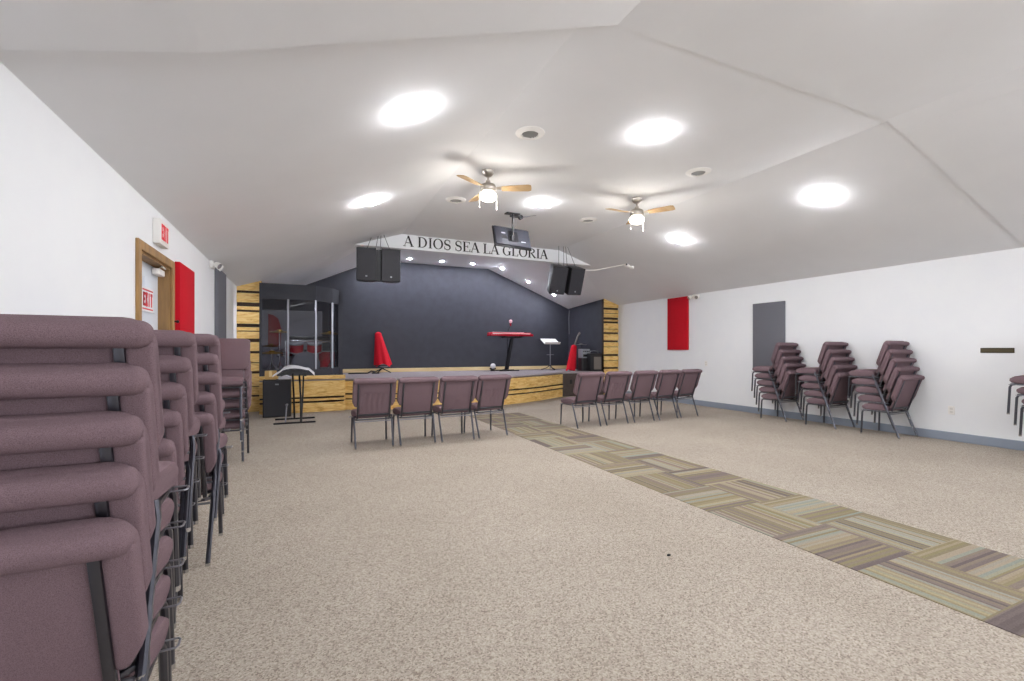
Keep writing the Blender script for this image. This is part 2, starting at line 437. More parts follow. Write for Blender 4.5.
for p, q in zip(bp, bp[1:]):
    dx, dy = q[0] - p[0], q[1] - p[1]; l = math.hypot(dx, dy); nx, ny = -dy / l, dx / l
    MB().prism([Q(p[0] + nx*.03, p[1] + ny*.03, 0)[:2], Q(q[0] + nx*.03, q[1] + ny*.03, 0)[:2], Q(q[0] + nx*.036, q[1] + ny*.036, 0)[:2], Q(p[0] + nx*.036, p[1] + ny*.036, 0)[:2]], 'z', .86 - ST, 2.26 - ST).build('glass_pane', M_glass, bo, smooth=False)
for p in bp[1:]:
    MB().box(Q(p[0] - .018, p[1] - .012, .86), Q(p[0] + .018, p[1] + .03, 2.26), .004, 1).build('mullion', M_metal2, bo)
tag(MB().box((XL + .02, 12.3, ST), (.42, 12.36, 2.2), .01, 1).build('partition', mat('partition_grey', '#8f8f94', .8), smooth=True), 'pale grey partition standing at the back of the drum booth', 'partition')
tag(MB().prism([(-.76, 1.36), (-.5, 1.36), (-.48, 1.75), (-.55, 2.0), (-.66, 2.08), (-.76, 2.1)], 'y', 12.24, 12.3, .012, 2).build('acoustic_panel', mat('maroon_fabric', '#8a1220', .9), smooth=True), 'dark red curved panel seen through the drum booth glass', 'panel')

dk = thing('drum_kit', 'drum kit with red shells behind the smoked booth glass', 'drum kit', (.05, 11.2, ST))
def drum(name, c, r, dpt, axis, m=M_redp):
    c = Vector(c); a_ = Vector(axis).normalized()
    s = MB().cyl(c - a_ * dpt / 2, c + a_ * dpt / 2, r, n=28).build(name, m, dk)
    for sg in (-1, 1):
        T = Matrix.Translation(c + a_ * dpt / 2 * sg) @ Vector((0, 0, 1)).rotation_difference(a_).to_matrix().to_4x4()
        MB().lathe([(r + .008, -.014), (r + .01, 0), (r + .008, .01), (r - .01, .012), (r - .02, .006), (0, .006)], M=T).build('drum_hoop', M_head if name != 'bass_drum' else M_grey, s)
    return s
drum('bass_drum', (0, -.1, .27), .27, .4, (0, 1, 0))
drum('tom', (-.2, .0, .66), .15, .2, (0, -.4, 1)); drum('tom', (.17, .0, .66), .15, .2, (0, -.4, 1))
drum('floor_tom', (.45, .2, .38), .19, .36, (0, 0, 1)); drum('snare_drum', (-.42, .25, .52), .17, .13, (0, -.1, 1), M_chrome)
def cymbal(x, y, z, r):
    st = MB().cyl((x, y, .3), (x, y, z), .012)
    for k in range(3):
        an = k * 2.1 + .3; st.cyl((x, y, .32), (x + .22 * math.cos(an), y + .22 * math.sin(an), .01), .01)
    st = st.build('cymbal_stand', M_chrome, dk)
    MB().lathe([(r, 0), (r * .3, .025), (r * .25, .045), (.01, .055), (.01, .045), (r * .22, .035), (r * .28, .018), (r, -.004)], 28, Matrix.Translation((x, y, z - .02)) @ Matrix.Rotation(.12, 4, 'X')).build('cymbal', M_brass, st)
cymbal(-.66, -.25, .55, .2); cymbal(-.52, -.1, 1.0, .2); cymbal(.5, -.1, .98, .21); cymbal(.28, .4, .8, .18); cymbal(-.7, .3, .7, .17)
MB().cyl((-.4, -.2, .78), (.6, -.2, .78), .016).cyl((-.4, -.2, .78), (-.4, -.2, 0.01), .016).cyl((.6, -.05, .78), (.6, -.05, 0.01), .016).build('drum_rack', M_chrome, dk)
MB().box((-.38, .1, .82), (.5, .5, .9), .03).build('padded_shelf', M_blackp, dk)
MB().lathe([(0, .5), (.14, .5), (.16, .52), (.16, .57), (.14, .6), (0, .6)], M=Matrix.Translation((0, .75, 0))).cyl((0, .75, 0), (0, .75, .5), .03).cyl((0, .75, .01), (0, .75, .03), .18).build('drum_throne', M_blackp, dk)

# ------------------------------------------------------------------ chairs
def make_chair(label, group):
    t = thing('stacking_chair', label, 'chair', group=group)
    # seat: a padded slab with a waterfall front
    prof = [(.165, .385), (.165, .42), (.178, .444), (.22, .458), (.32, .468), (.4, .466), (.455, .452), (.488, .427), (.492, .398), (.475, .376), (.43, .366), (.22, .366), (.175, .37)]
    mb = MB(); bm = mb.bm; xs = [-.238, -.235, -.224, -.197, -.1, 0, .1, .197, .224, .235, .238]; sh = [.5, .78, .93, 1, 1.02, 1.03, 1.02, 1, .93, .78, .5]
    rings = []
    for x, k in zip(xs, sh):
        rings.append([bm.verts.new((x * (.87 + .13 * min(1, max(0, (y - .17) / .2))), .33 + (y - .33) * (.9 + .1 * min(k, 1)), .415 + (z - .415) * k)) for y, z in prof])
    for A, B in zip(rings, rings[1:]):
        for i in range(len(prof)): bm.faces.new((A[i], A[(i+1) % len(prof)], B[(i+1) % len(prof)], B[i]))
    bm.faces.new(rings[0]); bm.faces.new(rings[-1][::-1]); bmesh.ops.recalc_face_normals(bm, faces=bm.faces[:])
    mb.build('seat', M_fab, t)
    # backrest in its own frame: x across, y thickness (- is the rear), z up the back; leaned back
    T = Matrix.Translation((0, .138, .4)) @ Matrix.Rotation(R(18.5), 4, 'X')
    H, W2, r = .517, .265, .065
    def outline(w, h, z0, rad, n=6):
        pts = [(-w + .06, z0), (w - .06, z0), (w - .012, z0 + .03), (w, z0 + .06)]
        for k in range(n + 1): a_ = k / n * math.pi / 2; pts.append((w - rad + rad * math.cos(a_), h - rad + rad * math.sin(a_)))
        for k in range(n + 1): a_ = math.pi / 2 + k / n * math.pi / 2; pts.append((-w + rad + rad * math.cos(a_), h - rad + rad * math.sin(a_)))
        pts += [(-w, z0 + .06), (-w + .012, z0 + .03)]
        return pts
    mb = MB().prism(outline(W2, H, .14, r), 'y', -.012, .03, .015, 3, M=T)          # front pad
    # raised border round the rear: top roll and two side rolls
    mb.box((-W2, -.056, H - .062), (W2, .022, H), .03, 5, M=T)
    for sx in (-1, 1):
        x0, x1 = sorted((sx * W2, sx * (W2 - .058)))
        mb.prism([(x0 + (.03 if sx < 0 else 0), .14), (x1 - (.03 if sx > 0 else 0), .14), (x1, .2), (x1, H - .05), (x0, H - .05), (x0, .2)], 'y', -.03, .015, .012, 3, M=T)
    mb.build('backrest', M_fab, t)
    MB().box((-.208, -.02, .02), (.208, .012, H - .05), .01, 2, M=T).build('back_panel', M_fab, t)
    for sx in (-1, 1):
        MB().box((sx * .2 - .011, -.036, -.02), (sx * .2 + .011, -.014, H - .05), .004, 2, M=T).build('back_upright', M_metal, t)
    MB().box((-.2, -.032, .012), (.2, -.016, .038), .004, 1, M=T).build('back_crossbar', M_metal, t)
    # under-seat frame
    fr = MB()
    pts = [(-.215, .13, .358), (-.215, .46, .358), (-.2, .485, .358), (.2, .485, .358), (.215, .46, .358), (.215, .13, .358), (.2, .115, .358), (-.2, .115, .358)]
    fr.tube(pts, .010, 8, closed=True)
    fr.build('seat_frame', M_metal, t)
    for sx in (-1, 1):
        l = MB().tube([(sx * .205, .44, .36), (sx * .217, .475, .352), (sx * .222, .488, .325), (sx * .228, .5, .012)], .0125, 8).build('leg', M_metal, t)
        MB().cyl((sx * .228, .5, 0), (sx * .228, .5, .018), .0135, n=10).build('foot_cap', M_chrome, l)
        l = MB().tube([(sx * .2, .175, .385), (sx * .235, .165, .395), (sx * .238, .145, .36), (sx * .23, .02, .012)], .0125, 8).build('leg', M_metal, t)
        MB().cyl((sx * .23, .017, 0), (sx * .23, .017, .018), .0135, n=10).build('foot_cap', M_chrome, l)
    MB().cyl((-.236, .134, .33), (.236, .134, .33), .007).build('stretcher', M_metal2, t)
    # wire links that hook neighbouring chairs together
    for sx in (-1, 1):
        MB().tube([(sx * .222, .43, .356), (sx * .262, .43, .356), (sx * .268, .44, .356), (sx * .268, .475, .356), (sx * .262, .485, .356), (sx * .22, .484, .356)], .0035, 6).build('linking_wire', M_metal2, t)
    return t
plain = make_chair('', None); remember(plain)
# a second kind: same chair with a gathered pocket on its back
def add_pocket(t):
    T = Matrix.Translation((0, .138, .4)) @ Matrix.Rotation(R(18.5), 4, 'X')
    def f(u, v):
        x = -.18 + .36 * u; z = .05 + .27 * v
        fold = .008 * math.sin(u * 34 + 2 * math.sin(v * 3)) * v * math.sin(math.pi * u)
        return T @ Vector((x, -.026 - .014 * math.sin(math.pi * u) * (.4 + .6 * v) + fold, z + .012 * math.sin(math.pi * u) * v))
    MB().grid(f, 44, 8, .003).build('pocket', M_fab, t)
    return t
pocketed = make_chair('', None); add_pocket(pocketed); remember(pocketed)
used = set()
def chair(kind, x, y, rz, label, group, z=0.):
    src = pocketed if kind else plain
    if src.name not in used:
        used.add(src.name); src.location = (x, y, z); src.rotation_euler = (0, 0, rz); return tag(src, label, 'chair', group)
    return dup(src, (x, y, z), rz, label, group)

ROW4 = 'row of four chairs in front of the stage'
n4 = ['leftmost mauve chair with gathered back pocket in the row of four', 'second chair from the left, plain back, in the row of four', 'third chair from the left, plain back, in the row of four', 'rightmost chair with gathered back pocket in the row of four, beside the aisle']
for i, (x, y, rz) in enumerate(((.825, 6.05, 1), (1.378, 6.03, 2), (1.935, 6.05, 2), (2.485, 6.12, 8))):
    chair(i in (0, 3), x, y, R(rz), n4[i], ROW4)
ROW5 = 'row of five chairs right of the aisle'
n5 = ['leftmost chair of the row of five right of the aisle', 'second chair from the left in the row of five, wrinkled back pocket', 'middle chair of the row of five right of the aisle', 'fourth chair from the left in the row of five near the right wall', 'rightmost chair of the row of five, nearest the right wall']
for i, x in enumerate((4.185, 4.78, 5.395, 5.99, 6.545)):
    chair(i == 1, x, 6.22 + .055 * i, R(4 + i * .5), n5[i], ROW5)
ORD = ['bottom', 'second from bottom', 'middle', 'second from top', 'topmost']
def stack(x, y, rz, dz, dy, where, group, n=5, jit=.006, jx=.004, drift=0.):
    names = ORD if n == 5 else [('bottom' if i == 0 else 'topmost' if i == n - 1 else f'number {i + 1} up') for i in range(n)]
    for i in range(n):
        ox, oy = random.uniform(-jx, jx) + drift * i, i * dy + random.uniform(-jit, jit)
        c, s = math.cos(rz), math.sin(rz)
        chair(False, x + ox * c - oy * s, y + ox * s + oy * c, rz + R(random.uniform(-.6, .6)), f'{names[i]} mauve chair of {where}', group, z=i * dz)
stack(7.845, 5.31, R(1), .122, .045, 'the stack under the grey panel by the right wall', 'chair stacks along the right wall')
stack(7.845, 4.485, R(-1), .122, .045, 'the middle stack by the right wall', 'chair stacks along the right wall')
stack(7.845, 3.653, R(0), .122, .045, 'the nearest full stack by the right wall', 'chair stacks along the right wall')
stack(7.845, 1.86, R(0), .122, .05, 'the cut-off stack at the right edge of the photo', 'chair stacks along the right wall')
stack(-.59, 1.24, R(3), .108, .037, 'the nearest stack at the left edge', 'chair stacks along the left wall')
stack(-.745, 2.28, R(5), .110, .04, 'the second stack along the left wall', 'chair stacks along the left wall', jx=.004, drift=.015)
stack(-.725, 3.15, R(0.5), .113, .045, 'the third stack along the left wall, before the door', 'chair stacks along the left wall', jx=.012)
stack(-.84, 6.42, R(180), .122, .045, 'the far stack facing the camera beyond the red panel', 'chair stacks along the left wall')

# ------------------------------------------------------------------ lettering
def ribbon(mb, pts, ws, M, t=.012):
    """flat stroke of varying width in the x,z plane, thickness t towards -y"""
    pts = [Vector(p) for p in pts]
    if not isinstance(ws, (list, tuple)): ws = [ws] * len(pts)
    Lp, Rp = [], []
    for i, p in enumerate(pts):
        a_ = pts[max(i-1, 0)]; b_ = pts[min(i+1, len(pts)-1)]; dd = (b_ - a_).normalized(); nn = Vector((-dd.y, dd.x)) * ws[i] / 2
        Lp.append(p + nn); Rp.append(p - nn)
    for i in range(len(pts) - 1):
        mb.prism([Lp[i], Lp[i+1], Rp[i+1], Rp[i]], 'y', -t, 0, M=M)
def arc(cx, cz, rx, rz, a0, a1, n=22, thick=.15, thin=.045):
    ps, w_ = [], []
    for k in range(n + 1):
        a_ = R(a0 + (a1 - a0) * k / n); ps.append((cx + rx * math.cos(a_), cz + rz * math.sin(a_))); w_.append(thin + (thick - thin) * abs(math.cos(a_)) ** 1.5)
    return ps, w_
TK, TN, SF = .15, .05, .04
def serif(mb, x, z, w_, M): ribbon(mb, [(x - w_ / 2, z), (x + w_ / 2, z)], SF, M)
def glyph(ch, mb, M, W):
    h = .5 * SF
    if ch == 'A':
        ribbon(mb, [(.1*W, 0), (.46*W, 1)], TN, M); ribbon(mb, [(.46*W, 1.0), (.85*W, 0)], TK, M); ribbon(mb, [(.22*W, .34), (.7*W, .34)], TN, M)
        serif(mb, .1*W, h, .27, M); serif(mb, .85*W, h, .32, M)
    if ch in 'DILER':
        x0 = .22 if ch != 'I' else .5*W
        ribbon(mb, [(x0, 0), (x0, 1)], TK, M); serif(mb, x0, h, .34, M); serif(mb, x0, 1 - h, .34, M)
    if ch == 'D':
        ribbon(mb, [(.22, h), (.42, h)], SF, M); ribbon(mb, [(.22, 1 - h), (.42, 1 - h)], SF, M)
        ribbon(mb, *arc(.4, .5, W - .56, .48, -90, 90), M)
    if ch in 'LE':
        ribbon(mb, [(.2, h), (W - .1, h)], SF, M); ribbon(mb, [(W - .1, 0), (W - .07, .27)], [.07, .03], M)
    if ch == 'E':
        ribbon(mb, [(.2, 1 - h), (W - .14, 1 - h)], SF, M); ribbon(mb, [(W - .14, 1), (W - .12, .77)], [.07, .03], M)
        ribbon(mb, [(.2, .52), (W - .3, .52)], SF, M); ribbon(mb, [(W - .3, .4), (W - .3, .64)], .04, M)
    if ch == 'O': ribbon(mb, *arc(W / 2, .5, W / 2 - .12, .49, 0, 360, 40), M)
    if ch == 'G':
        ribbon(mb, *arc(W / 2, .5, W / 2 - .12, .49, 50, 300, 32), M); x0 = W - .2
        ribbon(mb, [(x0, .04), (x0, .42)], TK, M); serif(mb, x0, .43, .32, M); ribbon(mb, [(W - .2, .98), (W - .19, .7)], [.05, .03], M)
        ribbon(mb, [(W * .5, .02), (x0, .1)], .05, M)
    if ch == 'S':
        ps, w_ = [], []
        for k in range(33):
            u = k / 32
            if u < .5: a_ = R(30 + 240 * (u / .5)); ps.append((W/2 + (W/2 - .14) * math.cos(a_), .75 + .24 * math.sin(a_)))
            else: a_ = R(90 - 240 * ((u - .5) / .5)); ps.append((W/2 + (W/2 - .12) * math.cos(a_), .255 + .25 * math.sin(a_)))
            w_.append(.05 + .1 * math.sin(math.pi * u) ** 2)
        ribbon(mb, ps, w_, M)
        ribbon(mb, [(W - .14, .68), (W - .14, .98)], .04, M); ribbon(mb, [(.12, .04), (.12, .33)], .04, M)
    if ch == 'R':
        ribbon(mb, [(.22, 1 - h), (.42, 1 - h)], SF, M); ribbon(mb, [(.22, .5), (.42, .5)], SF, M)
        ribbon(mb, *arc(.4, .74, W - .62, .24, -90, 90, thick=.13), M); ribbon(mb, [(.42, .5), (W - .12, .0)], [.1, .14], M); serif(mb, W - .1, h, .2, M)
ADV = dict(A=.95, D=1.0, I=.48, O=1.04, S=.78, E=.86, L=.82, G=1.0, R=.98)
ADV[' '] = .34
txt = 'A DIOS SEA LA GLORIA'
tot = sum(ADV[c] for c in txt); CAPH = .2; kx = 3.16 / (tot * CAPH)
sg = thing('wall_lettering', 'black serif wall lettering reading A DIOS SEA LA GLORIA on the white header', 'sign', (1.75, Y_BEAM - .001, 3.252))
cx = 0.
for ch in txt:
    if ch != ' ':
        mb = MB(); glyph(ch, mb, Matrix.Diagonal((CAPH * kx, 1, CAPH, 1)), ADV[ch])
        mb.build('letter', M_ink, sg, smooth=False, loc=(cx, 0, 0))
    cx += ADV[ch] * CAPH * kx
def exit_letters(mb, w_, h_, M, st=.13):
    """EXIT in plain block strokes filling w_ by h_"""
    lw = w_ / 4.2; s_ = st * h_ * 1.25
    for i, ch in enumerate('EXIT'):
        x0 = i * w_ / 4 + (.0 if ch != 'I' else .0); x1 = x0 + lw * .82; m_ = s_ / 2
        def ln(*p): ribbon(mb, p, s_, M, .003)
        if ch == 'E': ln((x0 + m_, 0), (x0 + m_, h_)); [ln((x0, z), (x1, z)) for z in (m_, h_ / 2, h_ - m_)]
        if ch == 'X': ln((x0 + m_/2, 0), (x1 - m_/2, h_)); ln((x0 + m_/2, h_), (x1 - m_/2, 0))
        if ch == 'I': ln(((x0 + x1) / 2, 0), ((x0 + x1) / 2, h_))
        if ch == 'T': ln((x0, h_ - m_), (x1, h_ - m_)); ln(((x0 + x1) / 2, 0), ((x0 + x1) / 2, h_))
    return mb
FACE_X = Matrix.Rotation(R(90), 4, 'Z')      # turns a sign drawn facing -y to face +x

# ------------------------------------------------------------------ left wall: door, signs, panels
dr = struct(MB().box((XL - .135, DY0 + .03, .01), (XL - .095, DY1 - .03, DZ - .03), .004, 1).build('door_1', M_doorw))
dp = MB()
for (a_, b_) in ((.1, .42), (.52, .84)):
    for (z0, z1) in ((.15, .75), (.88, 1.5), (1.6, 1.92)):
        dp.box((XL - .098, DY0 + a_, z0), (XL - .088, DY0 + b_, z1), .008, 2)
dp.build('door_panels', M_doorw, dr)
fr = MB()
tw = .065
fr.box((XL - .15, DY0 - .0, 0), (XL + .0, DY0 + .03, DZ)).box((XL - .15, DY1 - .03, 0), (XL + .0, DY1, DZ)).box((XL - .15, DY0, DZ - .03), (XL + .0, DY1, DZ))
fr.box((XL, DY0 - tw, 0), (XL + .025, DY0 + .012, DZ + tw), .004, 1).box((XL, DY1 - .012, 0), (XL + .025, DY1 + tw, DZ + tw), .004, 1).box((XL, DY0 + .012, DZ - .012), (XL + .025, DY1 - .012, DZ + tw), .004, 1)
fr.build('door_frame', M_frame, dr, smooth=False)
MB().box((XL - .09, DY1 - .26, DZ - .11), (XL - .03, DY1 - .06, DZ - .05), .01, 2).tube([(XL - .05, DY1 - .2, DZ - .05), (XL + .0, DY1 - .3, DZ - .04), (XL - .02, DY1 - .1, DZ - .035)], .008).build('door_closer', M_white, dr)
MB().cyl((XL + .02, DY1 + .05, 1.54), (XL + .045, DY1 + .05, 1.54), .009).ball((XL + .05, DY1 + .05, 1.54), .016).build('latch_knob', M_blackm, dr)
MB().cyl((XL - .095, DY1 - .1, 1.0), (XL - .05, DY1 - .1, 1.0), .012).ball((XL - .04, DY1 - .1, 1.0), .03).build('door_knob', M_nickel, dr)
ps = thing('exit_notice', 'white paper notice with red EXIT lettering on the door', 'sign', (XL - .086, 5.07, 1.6))
MB().box((0, 0, 0), (.002, .34, .22)).build('sheet', M_paper, ps, smooth=False)
fb = MB()
for q in (((.002, .014, .018), (.0035, .326, .03)), ((.002, .014, .19), (.0035, .326, .202))): fb.box(*q)
fb.build('red_border', M_exit, ps, smooth=False)
exit_letters(MB(), .29, .125, Matrix.Translation((.002, .03, .048)) @ FACE_X, .17).build('lettering', M_exit, ps, smooth=False)
ex = thing('exit_sign', 'white box exit sign with red EXIT letters above the door', 'sign', (XL, 5.03, 2.2))
MB().box((0, 0, 0), (.06, .29, .225), .008, 2).build('sign_body', M_white, ex)
exit_letters(MB(), .23, .14, Matrix.Translation((.06, .035, .045)) @ FACE_X).build('lettering', emit('exit_glow', '#d0182c', .15), ex, smooth=False)
def panel(x0, x1, ya, yb, z0, z1, m, label):
    tag(MB().box((x0, ya, z0), (x1, yb, z1), .008, 2).build('acoustic_panel', m), label, 'panel', 'fabric wall panels')
panel(XL, XL + .05, 5.8, 6.5, .9, 2.17, M_red, 'red fabric panel beside the door on the left wall')
panel(XL, XL + .05, 8.15, 8.95, 1.2, 2.5, M_grey, 'grey fabric panel on the left wall beyond the red one')
panel(XR - .04, XR, 8.05, 8.71, 1.25, 2.5, M_red, 'red fabric panel high on the right wall')
panel(XR - .04, XR, 5.70, 6.36, .89, 2.16, M_grey, 'grey fabric panel on the right wall behind stacked chairs')
def emergency(x, y, z, s, label):
    t = thing('emergency_light', label, 'emergency light', (x, y, z), 0, 'emergency lights')
    MB().box((0 if s > 0 else -.05, -.09, -.05), (.05 if s > 0 else 0, .09, .05), .012, 2).build('housing', M_white, t)
    for yy in (-.1, .1):
        l = MB().cyl((s * .05, yy * .7, 0), (s * .09, yy * .9, .0), .015).cyl((s * .08, yy * .9, 0), (s * .13, yy * 1.1, -.03), .035, .048).build('lamp_head', M_white, t)
        MB().cyl((s * .13, yy * 1.1, -.03), (s * .134, yy * 1.116, -.0324), .04).build('lens', M_chrome, l)
emergency(XL, 7.8, 2.47, 1, 'white twin-head emergency light by the grey panel on the left wall')
emergency(XR, 7.82, 2.46, -1, 'white twin-head emergency light right of the red panel on the right wall')
pl = thing('wall_plaque', 'narrow dark bronze plaque on the white right wall', 'plaque', (XR, 2.84, 1.245))
MB().box((-.012, -.16, -.032), (0, .16, .032), .003, 1).build('plate', M_bronze, pl)
MB().box((-.015, -.15, -.02), (-.011, .15, .02)).build('inlay', mat('plaque_olive', '#4d4326', .5), pl, smooth=False)
def outlet(y, z, label):
    t = thing('wall_outlet', label, 'outlet', (XR, y, z), 0, 'white wall outlets')
    MB().box((-.007, -.036, -.058), (0, .036, .058), .003, 1).build('cover_plate', M_white, t)
    for q in (-.022, .022):
        MB().box((-.0085, -.017, q - .014), (-.006, .017, q + .014), .002, 1).build('socket', mat('socket_face', '#d8d6d2', .5) if q < 0 else bpy.data.materials['socket_face'], t)
outlet(3.3, .42, 'white outlet low on the right wall by the nearest full chair stack')
outlet(7.55, .95, 'white outlet on the right wall between row of five and red panel')

# ------------------------------------------------------------------ ceiling fixtures
def normal_at(x):
    if x < XFL: v = Vector((-(ZF - ZW) / (XFL - XL), 0, 1))
    elif x > XFR: v = Vector(((ZF - ZW) / (XR - XFR), 0, 1))
    else: v = Vector((0, 0, 1))
    return v.normalized()
def downlight(x, y, z, nrm, label, lens, r=.108, drop=.045, group='recessed ceiling lights'):
    t = thing('recessed_light', label, 'ceiling light', (x, y, z), 0, group)
    q = Vector((0, 0, 1)).rotation_difference(nrm); t.rotation_mode = 'QUATERNION'; t.rotation_quaternion = q
    MB().lathe([(r * .9, -.001), (r * .96, -.004), (r * 1.1, -.004), (r * 1.18, 0), (r * 1.18, .004), (r * .9, .004)]).build('trim_ring', M_white, t)
    MB().lathe([(r * .92, -.003), (r * .9, -.3 * drop), (r * .75, -.7 * drop), (r * .45, -.93 * drop), (0, -drop)]).build('lens', lens, t)
    return t
G = {.8: 'left', 3.27: 'middle', 6.03: 'right'}
rowname = {3.72: 'nearer row', 6.2: 'farther row', 1.25: 'added first row over the entrance part', -1.3: 'added second row behind the viewer', -3.8: 'added rear row'}  # entrance and rear rows are added out of view to brighten the hall
for y in (3.72, 6.2, 1.25, -1.3, -3.8):
    for x in (.8, 3.27, 6.03):
        z = zc(x) if y > Y_STEP else {.8: 3.068, 3.27: ZF - .012, 6.03: zr(6.03) - .012}[x]
        downlight(x, y, z, normal_at(x), f'round white recessed light, {G[x]} one of the {rowname[y]}', M_lens if y > Y_STEP else M_lens_added)
sl = [(2.5, 'first'), (3.36, 'second'), (4.22, 'third'), (5.1, 'fourth'), (5.92, 'fifth'), (6.76, 'last, rightmost')]
sn = Vector(((SZ - 2.55) / (SX - SXR), 0, 1)).normalized()
for x, w_ in sl:
    fl = x < SXR
    z = SZ - .008 if fl else SZ - (x - SXR) * (SZ - 2.55) / (SX - SXR) - .012
    downlight(x, 11.95, z, Vector((0, 0, 1)) if fl else sn, f'small recessed stage light, {w_} from the left over the black wall', M_lens2, .043, .012, 'small stage lights')
downlight(1.5, 11.95, SZ - .42 * (SXL - 1.5) - .02, Vector((-.42, 0, 1)).normalized(), 'small recessed stage light hidden behind the left hanging speakers', M_lens2, .043, .012, 'small stage lights')
downlight(-.2, 10.36, 2.42, Vector((0, 0, 1)), 'small added lamp inside the drum booth, unseen behind its black header', M_lens2, .043, .012, 'small stage lights')  # lamp added out of sight to brighten the booth interior
def vent(x, y, label, r=.115):
    t = thing('ceiling_vent', label, 'vent', (x, y, ZF), 0, 'round ceiling vents')
    MB().lathe([(r * .72, -.004), (r * .8, -.022), (r, -.016), (r * 1.3, -.004), (r * 1.32, 0), (r * .72, 0)]).build('outer_ring', M_white, t)
    MB().lathe([(r * .72, -.003), (r * .5, -.004), (0, -.004)]).build('core', M_dark, t)
    g = MB()
    for k in range(-3, 4):
        w_ = math.sqrt(max(0, (r * .7) ** 2 - (k * r * .19) ** 2)); g.box((-w_, k * r * .19 - .004, -.016), (w_, k * r * .19 + .004, -.004))
    g.build('louvre', M_ventg, t, smooth=False)
vent(2.12, 4.24, 'round ceiling vent above the nearer ceiling fan, left of centre'); vent(4.5, 4.3, 'round ceiling vent to the right, nearest the right slope')
vent(4.44, 6.66, 'round ceiling vent beyond the right fan, toward the stage'); vent(2.06, 6.58, 'round ceiling vent left of the fan, toward the stage')
def fan(x, y, a0, label):
    t = thing('ceiling_fan', label, 'ceiling fan', (x, y, ZF), 0, 'ceiling fans')
    MB().lathe([(.03, -.075), (.05, -.06), (.072, -.035), (.075, 0), (0, 0)]).build('canopy', M_nickel, t)
    MB().lathe([(.014, -.16), (.014, -.06)]).lathe([(.03, -.145), (.03, -.125), (.018, -.12)]).build('downrod', M_nickel, t)
    MB().lathe([(.05, -.27), (.085, -.26), (.1, -.235), (.1, -.2), (.085, -.175), (.04, -.155), (0, -.152)]).build('motor_housing', M_nickel, t)
    MB().lathe([(0, -.375), (.05, -.373), (.085, -.36), (.105, -.335), (.108, -.31), (.1, -.29), (.06, -.27), (0, -.268)]).build('light_bowl', M_bowl, t)
    for k in range(3):
        M_ = Matrix.Rotation(a0 + k * 2 * math.pi / 3, 4, 'Z')
        T = M_ @ Matrix.Translation((0, 0, -.225)) @ Matrix.Rotation(R(-13), 4, 'X')
        b_ = MB().prism([(.17, -.045), (.3, -.06), (.5, -.068), (.535, -.055), (.54, 0), (.535, .055), (.5, .068), (.3, .06), (.17, .045)], 'z', -.004, .004, M=T).build('fan_blade', M_blade, t)
        MB().prism([(.07, -.02), (.2, -.035), (.24, 0), (.2, .035), (.07, .02)], 'z', .004, .009, M=T).build('blade_bracket', M_nickel, b_)
    for s in (-1, 1):
        MB().tube([(s * .112, -.0, -.27), (s * .116, 0, -.3), (s * .116, 0, -.45)], .0025, 6).ball((s * .116, 0, -.46), .008, (1, 1, 1.6), 8).build('pull_chain', M_white, t)
    L = bpy.data.lights.new('fan_bulb', 'POINT'); L.energy = 8; L.shadow_soft_size = .1; L.color = (1, .95, .88)
    o = bpy.data.objects.new('fan_bulb', L); COL.objects.link(o); o.parent = t; o.location = (0, 0, -.44)
fan(2.09, 5.35, R(92), 'ceiling fan with wooden blades and lit bowl, left one above the rows')
fan(4.46, 5.42, R(62), 'ceiling fan with wooden blades and lit bowl, right one above the aisle')

M_stk = mat('sticker_grey', '#a9abb4', .6)
# television hung from the ceiling, its back to the hall
tv = thing('television', 'flat television hung from a ceiling bracket with its back to the room', 'television', (3.1, 6.9, ZF))
Tt = Matrix.Translation((.02, 0, -.385)) @ Matrix.Rotation(R(3), 4, 'Y') @ Matrix.Rotation(R(-25), 4, 'X')
MB().box((-.33, 0, -.195), (.33, .03, .195), .008, 2, M=Tt).build('screen_frame', M_blackp, tv)
MB().box((-.315, -.03, -.18), (.315, .002, .18), .02, 2, M=Tt).build('back_shell', M_tvback, tv)
MB().box((-.2, -.0325, .035), (-.13, -.029, .06), M=Tt).build('label_sticker', M_stk, tv, smooth=False)
MB().box((.14, -.0325, -.09), (.22, -.029, -.075), M=Tt).build('label_sticker', M_stk, tv, smooth=False)
MB().box((-.2, -.034, -.06), (-.11, -.029, .0), .003, 1, M=Tt).build('port_cover', M_blackp, tv)
MB().cyl((0, -.07, -.02), (0, -.07, -.44), .017).box((-.03, -.085, -.46), (.03, -.03, -.36), .004, 1).box((-.09, -.04, -.1), (.09, -.03, .1), .003, 1, M=Tt).build('drop_pole', M_blackm, tv)
MB().box((-.12, -.1, -.02), (.12, .0, 0), .004, 1).cyl((-.04, -.05, -.05), (.16, -.05, -.045), .016).cyl((.15, -.075, -.05), (.15, -.02, -.05), .035).build('ceiling_bracket', M_blackm, tv)
MB().tube([(.15, -.05, -.05), (.25, -.07, -.03), (.4, -.12, -.003)], .006, 6).build('cable', M_grey, tv)

